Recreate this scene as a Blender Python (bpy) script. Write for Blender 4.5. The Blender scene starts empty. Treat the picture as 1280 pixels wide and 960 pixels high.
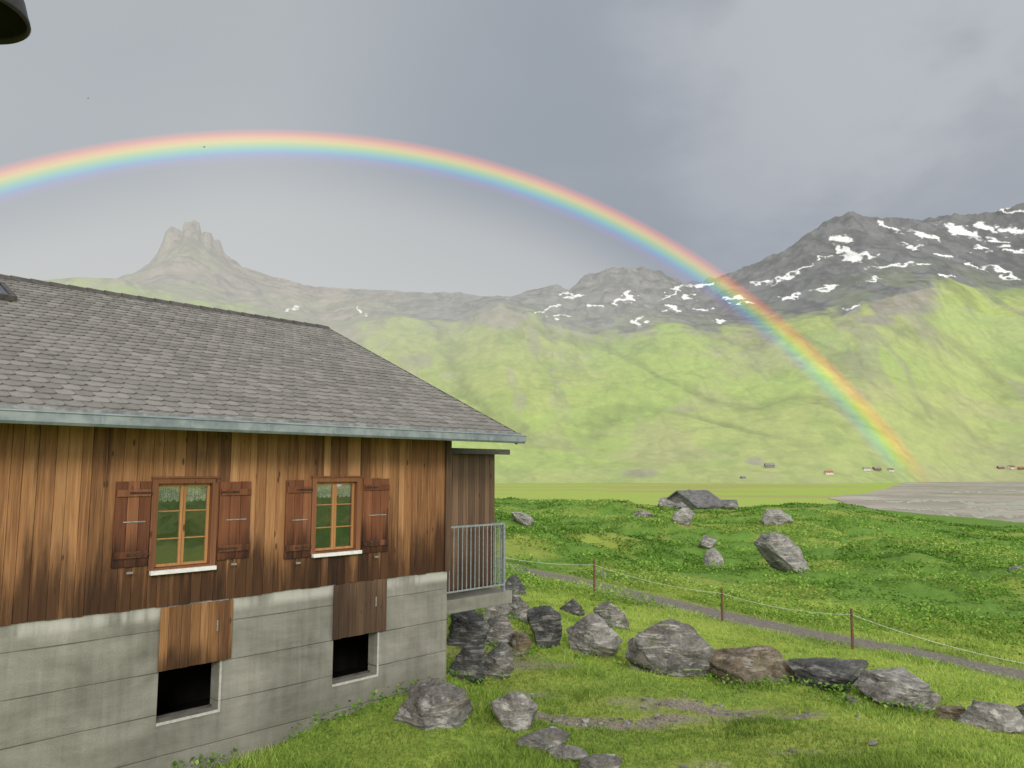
import bpy, math, random
import numpy as np
from mathutils import Vector
random.seed(7); rng=np.random.default_rng(11)
C=bpy.context.scene.collection
F=962.0; TH=math.atan(110/F); ct,st=math.cos(TH),math.sin(TH)
def ray(px,py):
    u=(px-640)/F; v=(480-py)/F
    return np.array([u, ct-v*st, st+v*ct])
def W(px,py,Y):
    d=ray(px,py); return d*(Y/d[1])
def proj(x,y,z):
    fy=y*ct+z*st; vz=-y*st+z*ct
    return 640+F*x/fy, 480-F*vz/fy
# ---------- noise ----------
def _h(i,j,s):
    n=(i.astype(np.int64)*374761393+j.astype(np.int64)*668265263+s*974634777)&0x7fffffff
    n=((n^(n>>13))*1274126177)&0x7fffffff
    n=n^(n>>16)
    return (n&0xffff)/65535.0
def vn(x,y,s=0):
    x=np.asarray(x,float); y=np.asarray(y,float)
    xi=np.floor(x); yi=np.floor(y); fx=x-xi; fy=y-yi
    fx=fx*fx*fx*(fx*(fx*6-15)+10); fy=fy*fy*fy*(fy*(fy*6-15)+10)
    xi=xi.astype(np.int64); yi=yi.astype(np.int64)
    a=_h(xi,yi,s);b=_h(xi+1,yi,s);c=_h(xi,yi+1,s);d=_h(xi+1,yi+1,s)
    return (a*(1-fx)+b*fx)*(1-fy)+(c*(1-fx)+d*fx)*fy
def fbm(x,y,s=0,o=4):
    r=0;a=.5;t=0
    for k in range(o):
        r=r+a*vn(x,y,s+k*17); t+=a; x,y=(x*1.62+y*1.22+5.1),(y*1.62-x*1.22+3.7); a*=.5
    return r/t
def sst(a,b,x):
    t=np.clip((np.asarray(x,float)-a)/(b-a),0,1); return t*t*(3-2*t)
# ---------- node helper ----------
class G:
    def __init__(s,nt): s.nt=nt; s.L=nt.links
    def n(s,t,**k):
        o=s.nt.nodes.new(t)
        for a,b in k.items(): setattr(o,a,b)
        return o
    def put(s,i,v):
        if isinstance(v,bpy.types.NodeSocket): s.L.new(v,i)
        elif v is not None:
            if hasattr(i,'default_value'):
                if i.type=='RGBA' and not isinstance(v,(int,float)) and len(v)==3: v=(*v,1)
                i.default_value=v
    def m(s,op,a,b=None,c=None,clamp=False):
        o=s.n('ShaderNodeMath',operation=op,use_clamp=clamp)
        for k,v in enumerate((a,b,c)): s.put(o.inputs[k],v)
        return o.outputs[0]
    def mr(s,v,a,b,c=0.,d=1.,smooth=True):
        o=s.n('ShaderNodeMapRange',interpolation_type='SMOOTHSTEP' if smooth else 'LINEAR')
        for k,q in enumerate((v,a,b,c,d)): s.put(o.inputs[k],q)
        return o.outputs[0]
    def mix(s,f,a,b,mode='MIX'):
        o=s.n('ShaderNodeMix',data_type='RGBA',blend_type=mode)
        s.put(o.inputs[0],f); s.put(o.inputs[6],a); s.put(o.inputs[7],b); return o.outputs[2]
    def dot(s,a,v):
        o=s.n('ShaderNodeVectorMath',operation='DOT_PRODUCT'); s.put(o.inputs[0],a); s.put(o.inputs[1],v); return o.outputs['Value']
    def map(s,v,sc,rot=(0,0,0),loc=(0,0,0)):
        o=s.n('ShaderNodeMapping'); s.put(o.inputs[0],v); o.inputs[1].default_value=loc; o.inputs[2].default_value=rot; o.inputs[3].default_value=sc; return o.outputs[0]
    def noise(s,v,scale,detail=4,rough=.55,dist=0.):
        o=s.n('ShaderNodeTexNoise'); s.put(o.inputs['Vector'],v)
        o.inputs['Scale'].default_value=scale;o.inputs['Detail'].default_value=detail;o.inputs['Roughness'].default_value=rough;o.inputs['Distortion'].default_value=dist
        return o.outputs[0]
    def vor(s,v,scale,feat='F1'):
        o=s.n('ShaderNodeTexVoronoi',feature=feat); s.put(o.inputs['Vector'],v); o.inputs['Scale'].default_value=scale; return o.outputs[0]
    def ramp(s,f,st_):
        o=s.n('ShaderNodeValToRGB'); e=o.color_ramp.elements
        while len(e)<len(st_): e.new(.5)
        for k,(p,c) in enumerate(st_): e[k].position=p; e[k].color=(*c,1)
        s.put(o.inputs[0],f); return o.outputs[0]
    def attr(s,name,out='Fac'):
        o=s.n('ShaderNodeAttribute',attribute_name=name); return o.outputs[out]
    def oc(s): return s.n('ShaderNodeTexCoord').outputs['Object']
    def sep(s,v):
        o=s.n('ShaderNodeSeparateXYZ'); s.put(o.inputs[0],v); return o.outputs
    def bump(s,h,st_=.5,d=.02):
        o=s.n('ShaderNodeBump'); o.inputs['Strength'].default_value=st_; o.inputs['Distance'].default_value=d; s.put(o.inputs['Height'],h); return o.outputs[0]
    def surf(s,sh): s.L.new(sh,s.out.inputs[0])
def mat(name):
    m=bpy.data.materials.new(name); m.use_nodes=True; nt=m.node_tree
    nt.nodes.clear(); g=G(nt); g.out=g.n('ShaderNodeOutputMaterial'); return m,g
def bsdf(g,col,rough=.8,normal=None,metal=0.,spec=.3):
    b=g.n('ShaderNodeBsdfPrincipled'); g.put(b.inputs['Base Color'],col); g.put(b.inputs['Roughness'],rough)
    b.inputs['Metallic'].default_value=metal; b.inputs['Specular IOR Level'].default_value=spec
    if normal is not None: g.put(b.inputs['Normal'],normal)
    g.surf(b.outputs[0]); return b
# ---------- mesh helpers ----------
def npmesh(name,V,Fc,mat_=None,smooth=True,attrs=None,parent=None):
    V=np.asarray(V,np.float32); Fc=np.asarray(Fc,np.int32); me=bpy.data.meshes.new(name)
    me.vertices.add(len(V)); me.vertices.foreach_set('co',V.ravel())
    k=Fc.shape[1]; nf=len(Fc)
    me.loops.add(nf*k); me.loops.foreach_set('vertex_index',Fc.ravel())
    me.polygons.add(nf); me.polygons.foreach_set('loop_start',np.arange(nf,dtype=np.int32)*k)
    me.update(calc_edges=True)
    me.polygons.foreach_set('use_smooth',np.full(nf,smooth))
    for an,(tp,dat) in (attrs or {}).items():
        a=me.attributes.new(an,tp,'POINT')
        a.data.foreach_set('color' if tp=='FLOAT_COLOR' else 'value',np.asarray(dat,np.float32).ravel())
    me.update()
    o=bpy.data.objects.new(name,me); C.objects.link(o)
    if mat_: me.materials.append(mat_)
    if parent: o.parent=parent
    return o
def gridfaces(nr,nc):
    i=np.arange(nr-1)[:,None]*nc+np.arange(nc-1)[None,:]
    return np.stack([i,i+1,i+nc+1,i+nc],-1).reshape(-1,4)
class MB:
    def __init__(s): s.v=[];s.f=[];s.t=[]
    def add(s,vs,fs,t=.5):
        b=len(s.v); s.v+= [tuple(v) for v in vs]; s.f+=[tuple(b+i for i in f) for f in fs]; s.t+=[t]*len(vs); return s
    def box(s,x0,x1,y0,y1,z0,z1,t=.5):
        return s.add([(x0,y0,z0),(x1,y0,z0),(x1,y1,z0),(x0,y1,z0),(x0,y0,z1),(x1,y0,z1),(x1,y1,z1),(x0,y1,z1)],
          [(0,3,2,1),(4,5,6,7),(0,1,5,4),(1,2,6,5),(2,3,7,6),(3,0,4,7)],t)
    def tube(s,p,q,r,r2=None,n=10,t=.5):
        p=Vector(p);q=Vector(q);r2=r if r2 is None else r2
        d=(q-p).normalized(); a=d.orthogonal().normalized(); b=d.cross(a)
        vs=[];fs=[]
        for c,rr in ((p,r),(q,r2)):
            for k in range(n):
                w=2*math.pi*k/n; vs.append(c+a*math.cos(w)*rr+b*math.sin(w)*rr)
        for k in range(n): fs.append((k,(k+1)%n,n+(k+1)%n,n+k))
        fs.append(tuple(range(n-1,-1,-1))); fs.append(tuple(range(n,2*n)))
        return s.add(vs,fs,t)
    def build(s,name,m,parent=None,loc=None,bevel=0,smooth=False):
        me=bpy.data.meshes.new(name); me.from_pydata(s.v,[],s.f); me.update()
        a=me.attributes.new('tone','FLOAT','POINT'); a.data.foreach_set('value',s.t)
        if smooth: me.polygons.foreach_set('use_smooth',[True]*len(me.polygons))
        me.materials.append(m); o=bpy.data.objects.new(name,me); C.objects.link(o)
        if parent: o.parent=parent
        if loc: o.location=loc
        if bevel:
            b=o.modifiers.new('b','BEVEL'); b.width=bevel; b.segments=2; b.limit_method='ANGLE'
        return o
def tag(o,label=None,cat=None,group=None,kind=None):
    for k,v in (('label',label),('category',cat),('group',group),('kind',kind)):
        if v: o[k]=v
    return o
def empty(name,loc,rz=0):
    o=bpy.data.objects.new(name,None); C.objects.link(o); o.location=loc; o.rotation_euler=(0,0,rz); return o
# ---------- camera ----------
cam=bpy.data.cameras.new('camera'); co=bpy.data.objects.new('camera',cam); C.objects.link(co)
cam.sensor_width=36; cam.lens=36*F/1280; cam.clip_start=.05; cam.clip_end=30000
co.rotation_euler=(math.pi/2+TH,0,0); bpy.context.scene.camera=co
# ---------- rainbow fit ----------
bp=[(0,230),(120,197),(250,184),(370,183),(500,197),(640,230),(760,273),(860,328),(960,400),(1035,470),(1088,533),(1122,582)]
D=np.array([ray(*p)/np.linalg.norm(ray(*p)) for p in bp])
q=np.linalg.lstsq(D,np.ones(len(D)),rcond=None)[0]
RB=math.acos(1/np.linalg.norm(q)); AX=q/np.linalg.norm(q)
SUN=-AX; sel=max(math.radians(14),math.asin(SUN[2])); saz=math.atan2(SUN[0],SUN[1])
SUN=np.array([math.sin(saz)*math.cos(sel),math.cos(saz)*math.cos(sel),math.sin(sel)])
# ---------- world ----------
w=bpy.data.worlds.new('World'); bpy.context.scene.world=w; w.use_nodes=True
nt=w.node_tree; nt.nodes.clear(); g=G(nt); g.out=g.n('ShaderNodeOutputWorld')
dv=g.n('ShaderNodeTexCoord').outputs['Generated']
def nd(px,py):
    d=ray(px,py); return tuple(d/np.linalg.norm(d))
n1=g.noise(g.map(dv,(1,1,1.5)),2.0,4,.48)
n2=g.noise(g.map(dv,(1,1,1.9),loc=(3.4,1,7)),4.2,6,.5,.15)
col=g.mix(g.mr(n1,.3,.7),(.435,.462,.485),(.475,.50,.52))
dk=g.mr(g.dot(dv,nd(880,250)),.84,.99)
dk2=g.mr(g.dot(dv,nd(1190,190)),.90,.995)
col=g.mix(g.m('MULTIPLY',dk,.8),col,(.30,.335,.385))
col=g.mix(g.m('MULTIPLY',dk2,g.mr(n1,.35,.6,.4,.8)),col,(.30,.325,.37))
br=g.mr(g.dot(dv,nd(1200,-70)),.90,.995)
col=g.mix(g.m('MULTIPLY',br,g.mr(n2,.35,.62,.3,.75)),col,(.57,.585,.62))
strk=g.mr(g.dot(dv,nd(1150,60)),.85,.98)
col=g.mix(g.m('MULTIPLY',strk,g.mr(n2,.42,.68,0,.4)),col,(.47,.495,.535))
inside=g.mr(g.dot(dv,tuple(AX)),math.cos(RB+.004),math.cos(RB-.09))
z=g.sep(dv)[2]
low=g.mr(z,.08,.42,1.,0.)
glow=g.m('MULTIPLY',inside,g.mr(g.dot(dv,nd(250,330)),.72,.97,.35,1.))
col=g.mix(g.m('MULTIPLY',glow,g.m('ADD',g.m('MULTIPLY',low,.4),.5)),col,(.63,.63,.61))
back=g.mr(g.dot(dv,tuple(SUN)),-.3,.8)
col=g.mix(back,col,(1.8,1.73,1.6))
sky=g.n('ShaderNodeTexSky'); sky.sky_type='NISHITA'; sky.sun_disc=False; sky.sun_elevation=sel; sky.sun_rotation=saz
b1=g.n('ShaderNodeBackground'); g.put(b1.inputs[0],col); b1.inputs[1].default_value=1.0
b2=g.n('ShaderNodeBackground'); g.put(b2.inputs[0],sky.outputs[0]); b2.inputs[1].default_value=.1
mx=g.n('ShaderNodeMixShader'); mx.inputs[0].default_value=.06; g.L.new(b1.outputs[0],mx.inputs[1]); g.L.new(b2.outputs[0],mx.inputs[2]); g.surf(mx.outputs[0])
sl=bpy.data.lights.new('sun','SUN'); sl.energy=1.9; sl.angle=math.radians(12); sl.color=(1,.93,.82)
so=bpy.data.objects.new('sun',sl); C.objects.link(so); so.rotation_euler=Vector(SUN).to_track_quat('Z','Y').to_euler()
vs=bpy.context.scene.view_settings; vs.view_transform='Standard'; vs.look='None'; vs.exposure=0
# ---------- house frame ----------
cz=-3.7
dC=W(560,590,13.2); CX,CY=dC[0],dC[1]
dd=ray(1559,590); dd=dd[:2]/np.linalg.norm(dd[:2]); HR=math.atan2(dd[1],dd[0])
nin=np.array([-dd[1],dd[0]])
def local(x,y):
    ex=x-CX; ey=y-CY
    return ex*dd[0]+ey*dd[1], ex*nin[0]+ey*nin[1]
def wp(px,py,off=0.):
    d=ray(px,py); p0=np.array([CX,CY])+nin*off; t=(p0@nin)/(d[:2]@nin); p=d*t; return local(p[0],p[1])[0],p[2]
# ---------- terrain ----------
ctl=[(290,960,10.4),(200,985,9.6),(560,862,13.2),(640,960,9.6),(1000,960,9.6),(1280,960,9.7),(640,905,11.6),(900,905,12.2),(1240,908,13.2),
 (1125,884,14.2),(1030,862,15.2),(935,853,15.8),(830,838,16.5),(741,820,17),(680,810,17.2),(600,848,15),(600,806,16.4),(615,772,18.5),
 (800,800,20.5),(1000,826,20),(1150,840,19),(1280,872,17.5),
 (640,711,39),(700,722,36.4),(800,745,32),(900,768,28.6),(1000,790,26),(1100,808,24.3),(1200,828,22.6),(1280,845,21.5),(700,765,25),(640,745,27),
 (1280,760,34),(1100,740,38),(950,725,42),(800,700,50),(680,690,50),
 (1280,700,58),(1100,682,66),(950,672,72),(800,657,80),(680,652,76),
 (640,629,105),(720,630,105),(800,633,108),(875,640,128),(940,636,115),(1000,632,115),(1060,632,118),(1130,648,112),(1190,664,100),(1240,670,95),(1280,667,98),
 (875,642,150),(1340,674,95),(1340,740,38)]
P=[];Z=[]
for a in ctl:
    p=W(*a); P.append((math.atan2(p[0],p[1]),math.log(math.hypot(p[0],p[1]))*.5)); Z.append(p[2])
for az,r,zz in [(-48,9,-4.2),(-48,20,-4.0),(-45,60,-4.2),(-45,140,-5),(-25,25,-3.8),(-22,80,-4.2),(-20,140,-5),(-10,30,-4),(-8,60,-4.2),(-5,110,-4),
  (48,11,-4.3),(48,22,-5.6),(48,60,-6.6),(48,130,-7.8),(20,150,-7),(33,150,-9)]:
    P.append((math.radians(az),math.log(r)*.5)); Z.append(zz)
P=np.array(P);Z=np.array(Z)
def ker(d2): return .5*d2*np.log(d2+1e-12)
n=len(P); K=ker(((P[:,None]-P[None])**2).sum(-1))+np.eye(n)*1e-4
A=np.zeros((n+3,n+3)); A[:n,:n]=K; A[:n,n]=1; A[:n,n+1:]=P; A[n,:n]=1; A[n+1:,:n]=P.T
wt=np.linalg.solve(A,np.concatenate([Z,[0,0,0]]))
roadpx=[(560,698,46),(640,711,39),(700,722,36.4),(800,745,32),(900,768,28.6),(1000,790,26),(1100,808,24.3),(1200,828,22.6),(1280,845,21.5),(1400,872,20)]
RD=np.array([W(*a)[:2] for a in roadpx])
def droad(x,y):
    best=np.full(np.shape(x),1e9)
    for a,b in zip(RD[:-1],RD[1:]):
        ab=b-a; t=np.clip(((x-a[0])*ab[0]+(y-a[1])*ab[1])/(ab@ab),0,1)
        best=np.minimum(best,np.hypot(x-a[0]-t*ab[0],y-a[1]-t*ab[1]))
    return best
VZ=-30.0
def tps(az,lr):
    out=np.full(az.shape,wt[n]); out=out+wt[n+1]*az+wt[n+2]*lr
    for k in range(n): out+=wt[k]*ker((az-P[k,0])**2+(lr-P[k,1])**2)
    return out
def hfun(x,y):
    x=np.atleast_1d(np.asarray(x,float)).ravel(); y=np.atleast_1d(np.asarray(y,float)).ravel()
    r=np.hypot(x,y); az=np.arctan2(x,y); out=np.full(x.shape,VZ)
    s=r<520
    xs,ys,rs,a=x[s],y[s],r[s],az[s]
    b=tps(np.clip(a,-.84,.84),np.log(np.clip(rs,8.5,150))*.5)
    b=b+(-4.3-b)*sst(.9,1.9,np.abs(a)); b=np.clip(b,-10,-3)
    dr=droad(xs,ys); k=sst(1.0,3.5,dr)
    nz=(fbm(xs/1.3,ys/1.3,3)-.5)*.30*k*sst(4,12,rs)
    mid=sst(30,50,rs)*k
    hm=1-np.abs(2*fbm(xs/7,ys/7,9,3)-1)
    nz+=mid*((fbm(xs/13,ys/13,5,3)-.5)*2.4+(.75-hm)*1.3)*(1-.6*sst(85,120,rs))
    b=b+nz
    f=sst(150,420,rs)
    out[s]=b*(1-f)+VZ*f
    out+=sst(300,700,r)*(fbm(x/160,y/160,8)-.5)*.5
    return out
def hit(px,py,r0=6,r1=500,fn=None):
    d=ray(px,py); t=np.geomspace(r0,r1,900); X=d[0]*t;Yy=d[1]*t;Zz=d[2]*t
    h=(fn or hfun)(X,Yy); i=np.argmax(Zz<h)
    if not (Zz<h).any(): i=len(t)-1
    return np.array([X[i],Yy[i],h[i]])
azs=np.unique(np.concatenate([np.linspace(-180,-40,90),np.linspace(-40,-14,90),np.linspace(-14,37,480),np.linspace(37,60,50),np.linspace(60,180,80)]))
rs=np.concatenate([[.5,1.5,2.5,3.5],np.geomspace(4.2,160,450),np.geomspace(162,3800,130)])
AZ,RR=np.meshgrid(np.radians(azs),rs); X=RR*np.sin(AZ); Y=RR*np.cos(AZ)
Zt=hfun(X,Y).reshape(X.shape)
lx,ly=local(X,Y)
xf,yf,rf=X.ravel(),Y.ravel(),RR.ravel()
near=np.array([.165,.25,.05]); midc=np.array([.095,.195,.035]); val=np.array([.265,.375,.09])
c=near+(midc-near)*sst(26,42,rf)[:,None]
c=c+(val-c)*sst(200,420,rf)[:,None]
nn=fbm(xf/6,yf/6,21); n_3=fbm(xf/1.1,yf/1.1,31)
yel=np.array([.25,.29,.07])
c=c+(yel-c)*(sst(.48,.68,nn)*.55*(rf<150))[:,None]
strip=sst(1.2,3,droad(xf,yf))*(rf<36)*(rf>16)
c=c+(np.array([.25,.33,.065])-c)*(strip*.6)[:,None]
vb=sst(.5,.66,fbm(xf/300,yf/120,41))*(rf>420)
c=c+(np.array([.28,.26,.13])-c)*(vb*.6)[:,None]
DIRT=[(760,905,2.1,.5,1.),(700,900,1.1,.4,.75),(880,885,1.9,.75,.9),(820,878,1.3,.5,.75),(950,900,1.3,.5,.75),(640,868,1.6,.5,.5),(1000,940,1.5,.5,.5),(620,820,2.2,1.0,.6),(700,830,1.6,.7,.5),(850,955,1.5,.4,.5)]
DIRT=[(hit(a,b),c1,c2,c3) for a,b,c1,c2,c3 in DIRT]
def dirtf(x,y):
    d=np.zeros_like(x)
    for h0,sx,sy,a in DIRT: d=np.maximum(d,a*np.exp(-((x-h0[0])/sx)**2-((y-h0[1])/sy)**2))
    return d
dirt=sst(.35,.8,dirtf(xf,yf)*(.2+1.5*fbm(xf/.6,yf/.6,33,4))); dirt=np.maximum(dirt,sst(1.7,.7,droad(xf,yf))*.9*(rf<90))
mg,g=mat('meadow_grass')
oc=g.oc(); ca=g.attr('col','Color')
v=g.noise(oc,1.7,8,.65); v2=g.noise(oc,14,6,.7); v3=g.noise(oc,.02,6,.6)
cc=g.mix(g.mr(v2,.25,.75,0,1),g.mix(1.,ca,(.55,.58,.52),'MULTIPLY'),g.mix(1.,ca,(1.5,1.42,1.3),'MULTIPLY'))
cc=g.mix(g.mr(v,.42,.68,0,.4),cc,g.mix(1.,ca,(1.5,1.25,1.1),'MULTIPLY'))
cc=g.mix(g.mr(v3,.4,.65,0,.3),cc,g.mix(1.,ca,(1.25,.95,1.1),'MULTIPLY'))
grav=g.ramp(g.noise(oc,28,5,.75),[(.3,(.06,.05,.04)),(.5,(.19,.165,.13)),(.68,(.40,.375,.33))])
cc=g.mix(g.attr('dirt'),cc,grav)
bsdf(g,cc,.85,g.bump(g.m('ADD',v2,g.m('MULTIPLY',v,.6)),.6,.05),spec=.12)
ca_=np.concatenate([c,np.ones((len(c),1))],1)
gr=npmesh('ground',np.stack([xf,yf,Zt.ravel()],-1),gridfaces(*X.shape)[:,::-1],mg,True,{'col':('FLOAT_COLOR',ca_),'dirt':('FLOAT',dirt)})
tag(gr,kind='structure')
# ---------- mountains ----------
rid=[(-700,300),(-300,330),(-60,365),(60,362),(120,358),(155,348),(172,338),(186,330),(196,316),(203,302),(207,289),(213,284),(222,287),(227,291),(230,279),(240,276),(249,279),(252,292),(257,286),(264,290),(267,299),(275,300),(280,313),(291,326),(305,334),(330,343),(370,353),(400,359),(450,361),(540,366),(575,365),(600,371),(640,370),(668,362),(690,356),(712,361),(730,346),(755,337),(780,333),(800,334),(830,342),(855,353),(880,351),(900,345),(940,331),(985,309),(1005,296),(1030,276),(1055,268),(1066,263),(1078,268),(1120,272),(1165,273),(1200,268),(1240,265),(1280,255),(1400,225),(1600,250),(2000,300)]
l2=[(-700,340),(-200,352),(0,355),(60,349),(100,345),(150,347),(180,356),(240,372),(300,382),(350,397),(400,415),(450,402),(500,396),(570,405),(600,388),(625,377),(660,390),(700,405),(740,415),(850,405),(900,410),(950,410),(1000,402),(1050,392),(1085,372),(1120,362),(1165,352),(1200,360),(1240,374),(1280,376),(1400,360),(2000,380)]
def prof(l):
    a=[];t=[]
    for p in l:
        d=ray(*p); a.append(math.atan2(d[0],d[1])); t.append(d[2]/math.hypot(d[0],d[1]))
    i=np.argsort(a); return np.array(a)[i],np.array(t)[i]
ra,rt=prof(rid); la,lt=prof(l2)
ag=np.linspace(-.9,.9,2400); ltg=np.interp(ag,la,lt); kk=np.hanning(25); kk/=kk.sum(); ltg=np.convolve(np.pad(ltg,12,mode='edge'),kk,'valid')
rtg=np.interp(ag,ra,rt); kk2=np.hanning(81); kk2/=kk2.sum(); rts=np.convolve(np.pad(rtg,40,mode='edge'),kk2,'valid')
R2=5400.
def mtn(x,y,extra=False):
    r=np.hypot(x,y); az=np.arctan2(x,y)
    tr=np.interp(az,ra,rt); trs=np.interp(az,ag,rts); tl=np.interp(az,ag,ltg)
    px=640+F*np.tan(az); sh=sst(1000,1260,px); R0=2150.+650*sh; R1=3700.+650*sh
    u=np.clip((r-R0)/(R1-R0),0,1); v=np.clip((r-R1)/(R2-R1),0,1); w3=np.clip((r-R2)/900,0,1)
    k=sst(.72,.97,v); tt_=trs+(tr-trs)*k
    jag=.0022+.004*sst(620,760,px)+.005*(np.abs(px-240)<60)
    z2=tl*R1; z3=tt_*R2
    z=-33+(z2+33)*(.35*u+.65*u**1.5)
    z=z+(z3-z2)*(.72*v+.28*v*v)-w3*w3*700
    z=z+(fbm(x/55,y/55,51,4)-.5)*jag*R2*1.6*sst(.5,1.,v)
    rl=1-np.abs(2*fbm(x/430+y/1500,y/800,71,5)-1)
    rs_=1-np.abs(2*fbm(x/120,y/190,77,4)-1)
    n0=fbm(x/520,y/420,81,4)-.5
    ag_=np.sin(np.pi*u*.92); ar=np.sin(np.pi*np.clip(v,0,1)); am=1-.45*sh
    bas=n0*95-(rl-.7)*26-(rs_-.7)*7
    z=z+am*np.where(r<R1,ag_*bas, np.sin(np.pi*.92)*bas*(1-v)+ar*(n0*70-(rl-.7)*70+(rs_-.7)*42))
    if extra: return z,u+v*1.02,rl,rs_
    return z
azm=np.linspace(math.radians(-46),math.radians(46),1600)
rm=np.concatenate([np.linspace(2120,R2,550),np.linspace(R2+60,R2+1200,12)])
AZ,RR=np.meshgrid(azm,rm); X=RR*np.sin(AZ);Y=RR*np.cos(AZ); Zm,U_,RL_,RS_=mtn(X,Y,True)
px,py=proj(X,Y,Zm); px=px.ravel();py=py.ravel(); xf,yf,rf=X.ravel(),Y.ravel(),RR.ravel(); zf=Zm.ravel()
u=U_.ravel(); rl=RL_.ravel(); rs_=RS_.ravel()
nA=fbm(xf/260,yf/260,101,5); nB=fbm(xf/150,yf/200,107,5); nC=fbm(xf/700,yf/500,111,4); nD=fbm(xf/45,yf/60,117,4); nE=fbm(xf/90,yf/420,119,4)
greenc=np.array([.265,.365,.085]); g2=np.array([.295,.35,.11]); g3=np.array([.20,.295,.07])
c=greenc+(g2-greenc)*(sst(.42,.65,nC))[:,None]
c=c+(g3-c)*(sst(.50,.68,nB)*.55)[:,None]
c=c+(np.array([.30,.29,.16])-c)*(sst(.57,.72,nA)*.5)[:,None]
c=c*(1-.26*sst(.82,.97,rl)*sst(.1,.4,u)-.13*sst(.84,.97,rs_))[:,None]  # shade of gullies and creases painted into the vertex colour
c=c*(.9+.2*nD)[:,None]
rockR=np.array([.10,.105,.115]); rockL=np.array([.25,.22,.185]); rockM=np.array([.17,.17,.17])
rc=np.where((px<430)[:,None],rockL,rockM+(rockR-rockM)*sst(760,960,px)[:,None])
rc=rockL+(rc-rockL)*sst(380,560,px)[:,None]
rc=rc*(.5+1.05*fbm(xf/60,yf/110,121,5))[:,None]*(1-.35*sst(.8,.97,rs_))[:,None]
rk=sst(.92,1.10,u+(nA-.5)*.50+(nB-.5)*.30+(nD-.5)*.15)
rk=np.maximum(rk,sst(.62,.70,nE+(nD-.5)*.15)*sst(.25,.6,u)*.5)
for (cx,cy,sx,sy,a) in [(1130,384,52,15,1.),(1095,400,30,8,.9),(628,395,42,16,.9),(515,450,30,14,.7),(650,500,12,20,.6),(860,512,34,6,.6),(1210,385,26,7,.6),(1230,437,26,5,.4),(710,400,40,8,.6),(480,430,20,13,.5),(870,415,60,10,.6),(800,592,26,6,.8),(945,577,14,8,.9),(560,470,16,8,.5)]:
    m_=np.exp(-((px-cx)/sx)**2-((py-cy)/sy)**2)*a*(.1+1.7*nB)*(.6+.8*nD); rk=np.maximum(rk,sst(.25,.6,m_)*a)
brn=np.array([.30,.27,.20])
rcc=np.where((u<.97)[:,None],rc*.5+brn*.5*(.5+1.*nD)[:,None],rc)
c=c+(rcc-c)*rk[:,None]
gt=sst(.47,.62,nA)*sst(620,380,px)*.6*(u>1)*sst(2.0,1.4,u); c=c+(np.array([.25,.29,.13])-c)*gt[:,None]
gt=sst(.5,.6,nB)*.35*(u>1)*sst(1.5,1.1,u); c=c+(np.array([.18,.23,.09])-c)*gt[:,None]
snow=np.zeros_like(px)
wx=px+(fbm(px/10,py/6,141,4)-.5)*36; wy=py+(fbm(px/12+9,py/4,147,5)-.5)*13
for (cx,cy,sx,sy,t) in [(1068,322,15,4.6,-.2),(1058,313,15,3.5,.3),(1055,299,10,2.6,.2),(985,346,22,2.2,-.45),(988,371,11,2.8,-.3),(1036,360,15,1.7,-.2),(1115,332,22,1.9,-.1),(1155,293,18,3.4,.3),(1203,290,20,3.6,.35),(1238,286,15,4.,.3),(1246,302,10,3.4,.3),(1270,288,13,2.6,.2),(1252,341,18,2.4,.4),(1272,312,11,1.8,.2),(1270,375,8,2,0),(1112,284,15,2.4,.4),(1066,383,8,2,-.3),(995,402,12,1.4,0),(779,373,13,2.8,-.6),(838,367,14,1.8,-.5),(872,356,14,1.8,-.2),(878,387,6,2,0),(800,403,4,6,0),(716,369,11,1.5,0),(684,386,15,1.4,-.4),(746,383,5,1.5,0),(840,386,8,1.5,0),(912,372,10,1.8,0),(932,379,9,1.5,0),(900,402,8,1.4,0),(362,386,4,1.6,0),(450,388,2,4,0),(700,396,6,1.2,0),(1178,318,13,1.6,.2),(1225,312,11,1.6,.2),(955,352,11,1.5,-.3),(862,372,7,1.5,0),(1090,318,7,1.3,0),(1190,282,15,1.6,.2),(1262,265,13,1.4,0),(1010,335,6,1.5,-.3),(1140,308,9,1.2,.2),(1215,330,10,1.2,.3),(1090,350,8,1.1,-.2),(1180,345,9,1.2,.3),(1030,322,6,1.1,-.4),(1160,330,6,1.1,0)]:
    dx=wx-cx;dy=wy-cy;a=dx*math.cos(t)+dy*math.sin(t);b=-dx*math.sin(t)+dy*math.cos(t)
    snow=np.maximum(snow,sst(1.4,.85,np.sqrt((a/sx)**2+(b/sy)**2)))
snow*=(rf<R2+30)*sst(.45,.8,rk)
c=c+(np.array([.72,.74,.77])-c)*snow[:,None]
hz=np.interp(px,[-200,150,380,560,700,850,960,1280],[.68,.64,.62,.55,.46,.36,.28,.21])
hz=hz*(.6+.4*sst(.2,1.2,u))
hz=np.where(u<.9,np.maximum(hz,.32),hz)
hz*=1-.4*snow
mm,g=mat('mountain_slope'); 
oc=g.oc(); v=g.noise(oc,.03,7,.7)
cc=g.attr('col','Color')
cc=g.mix(1.,cc,g.ramp(v,[(.3,(.82,.82,.82)),(.7,(1.16,1.16,1.13))]),'MULTIPLY')
d=g.n('ShaderNodeBsdfDiffuse'); g.put(d.inputs[0],cc); g.put(d.inputs['Normal'],g.bump(v,.4,10))
e=g.n('ShaderNodeEmission'); g.put(e.inputs[0],g.mix(g.attr('low'),(.52,.53,.51),(.54,.59,.40))); e.inputs[1].default_value=1.  # aerial haze painted on: slopes emit a pale glow in the material
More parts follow.
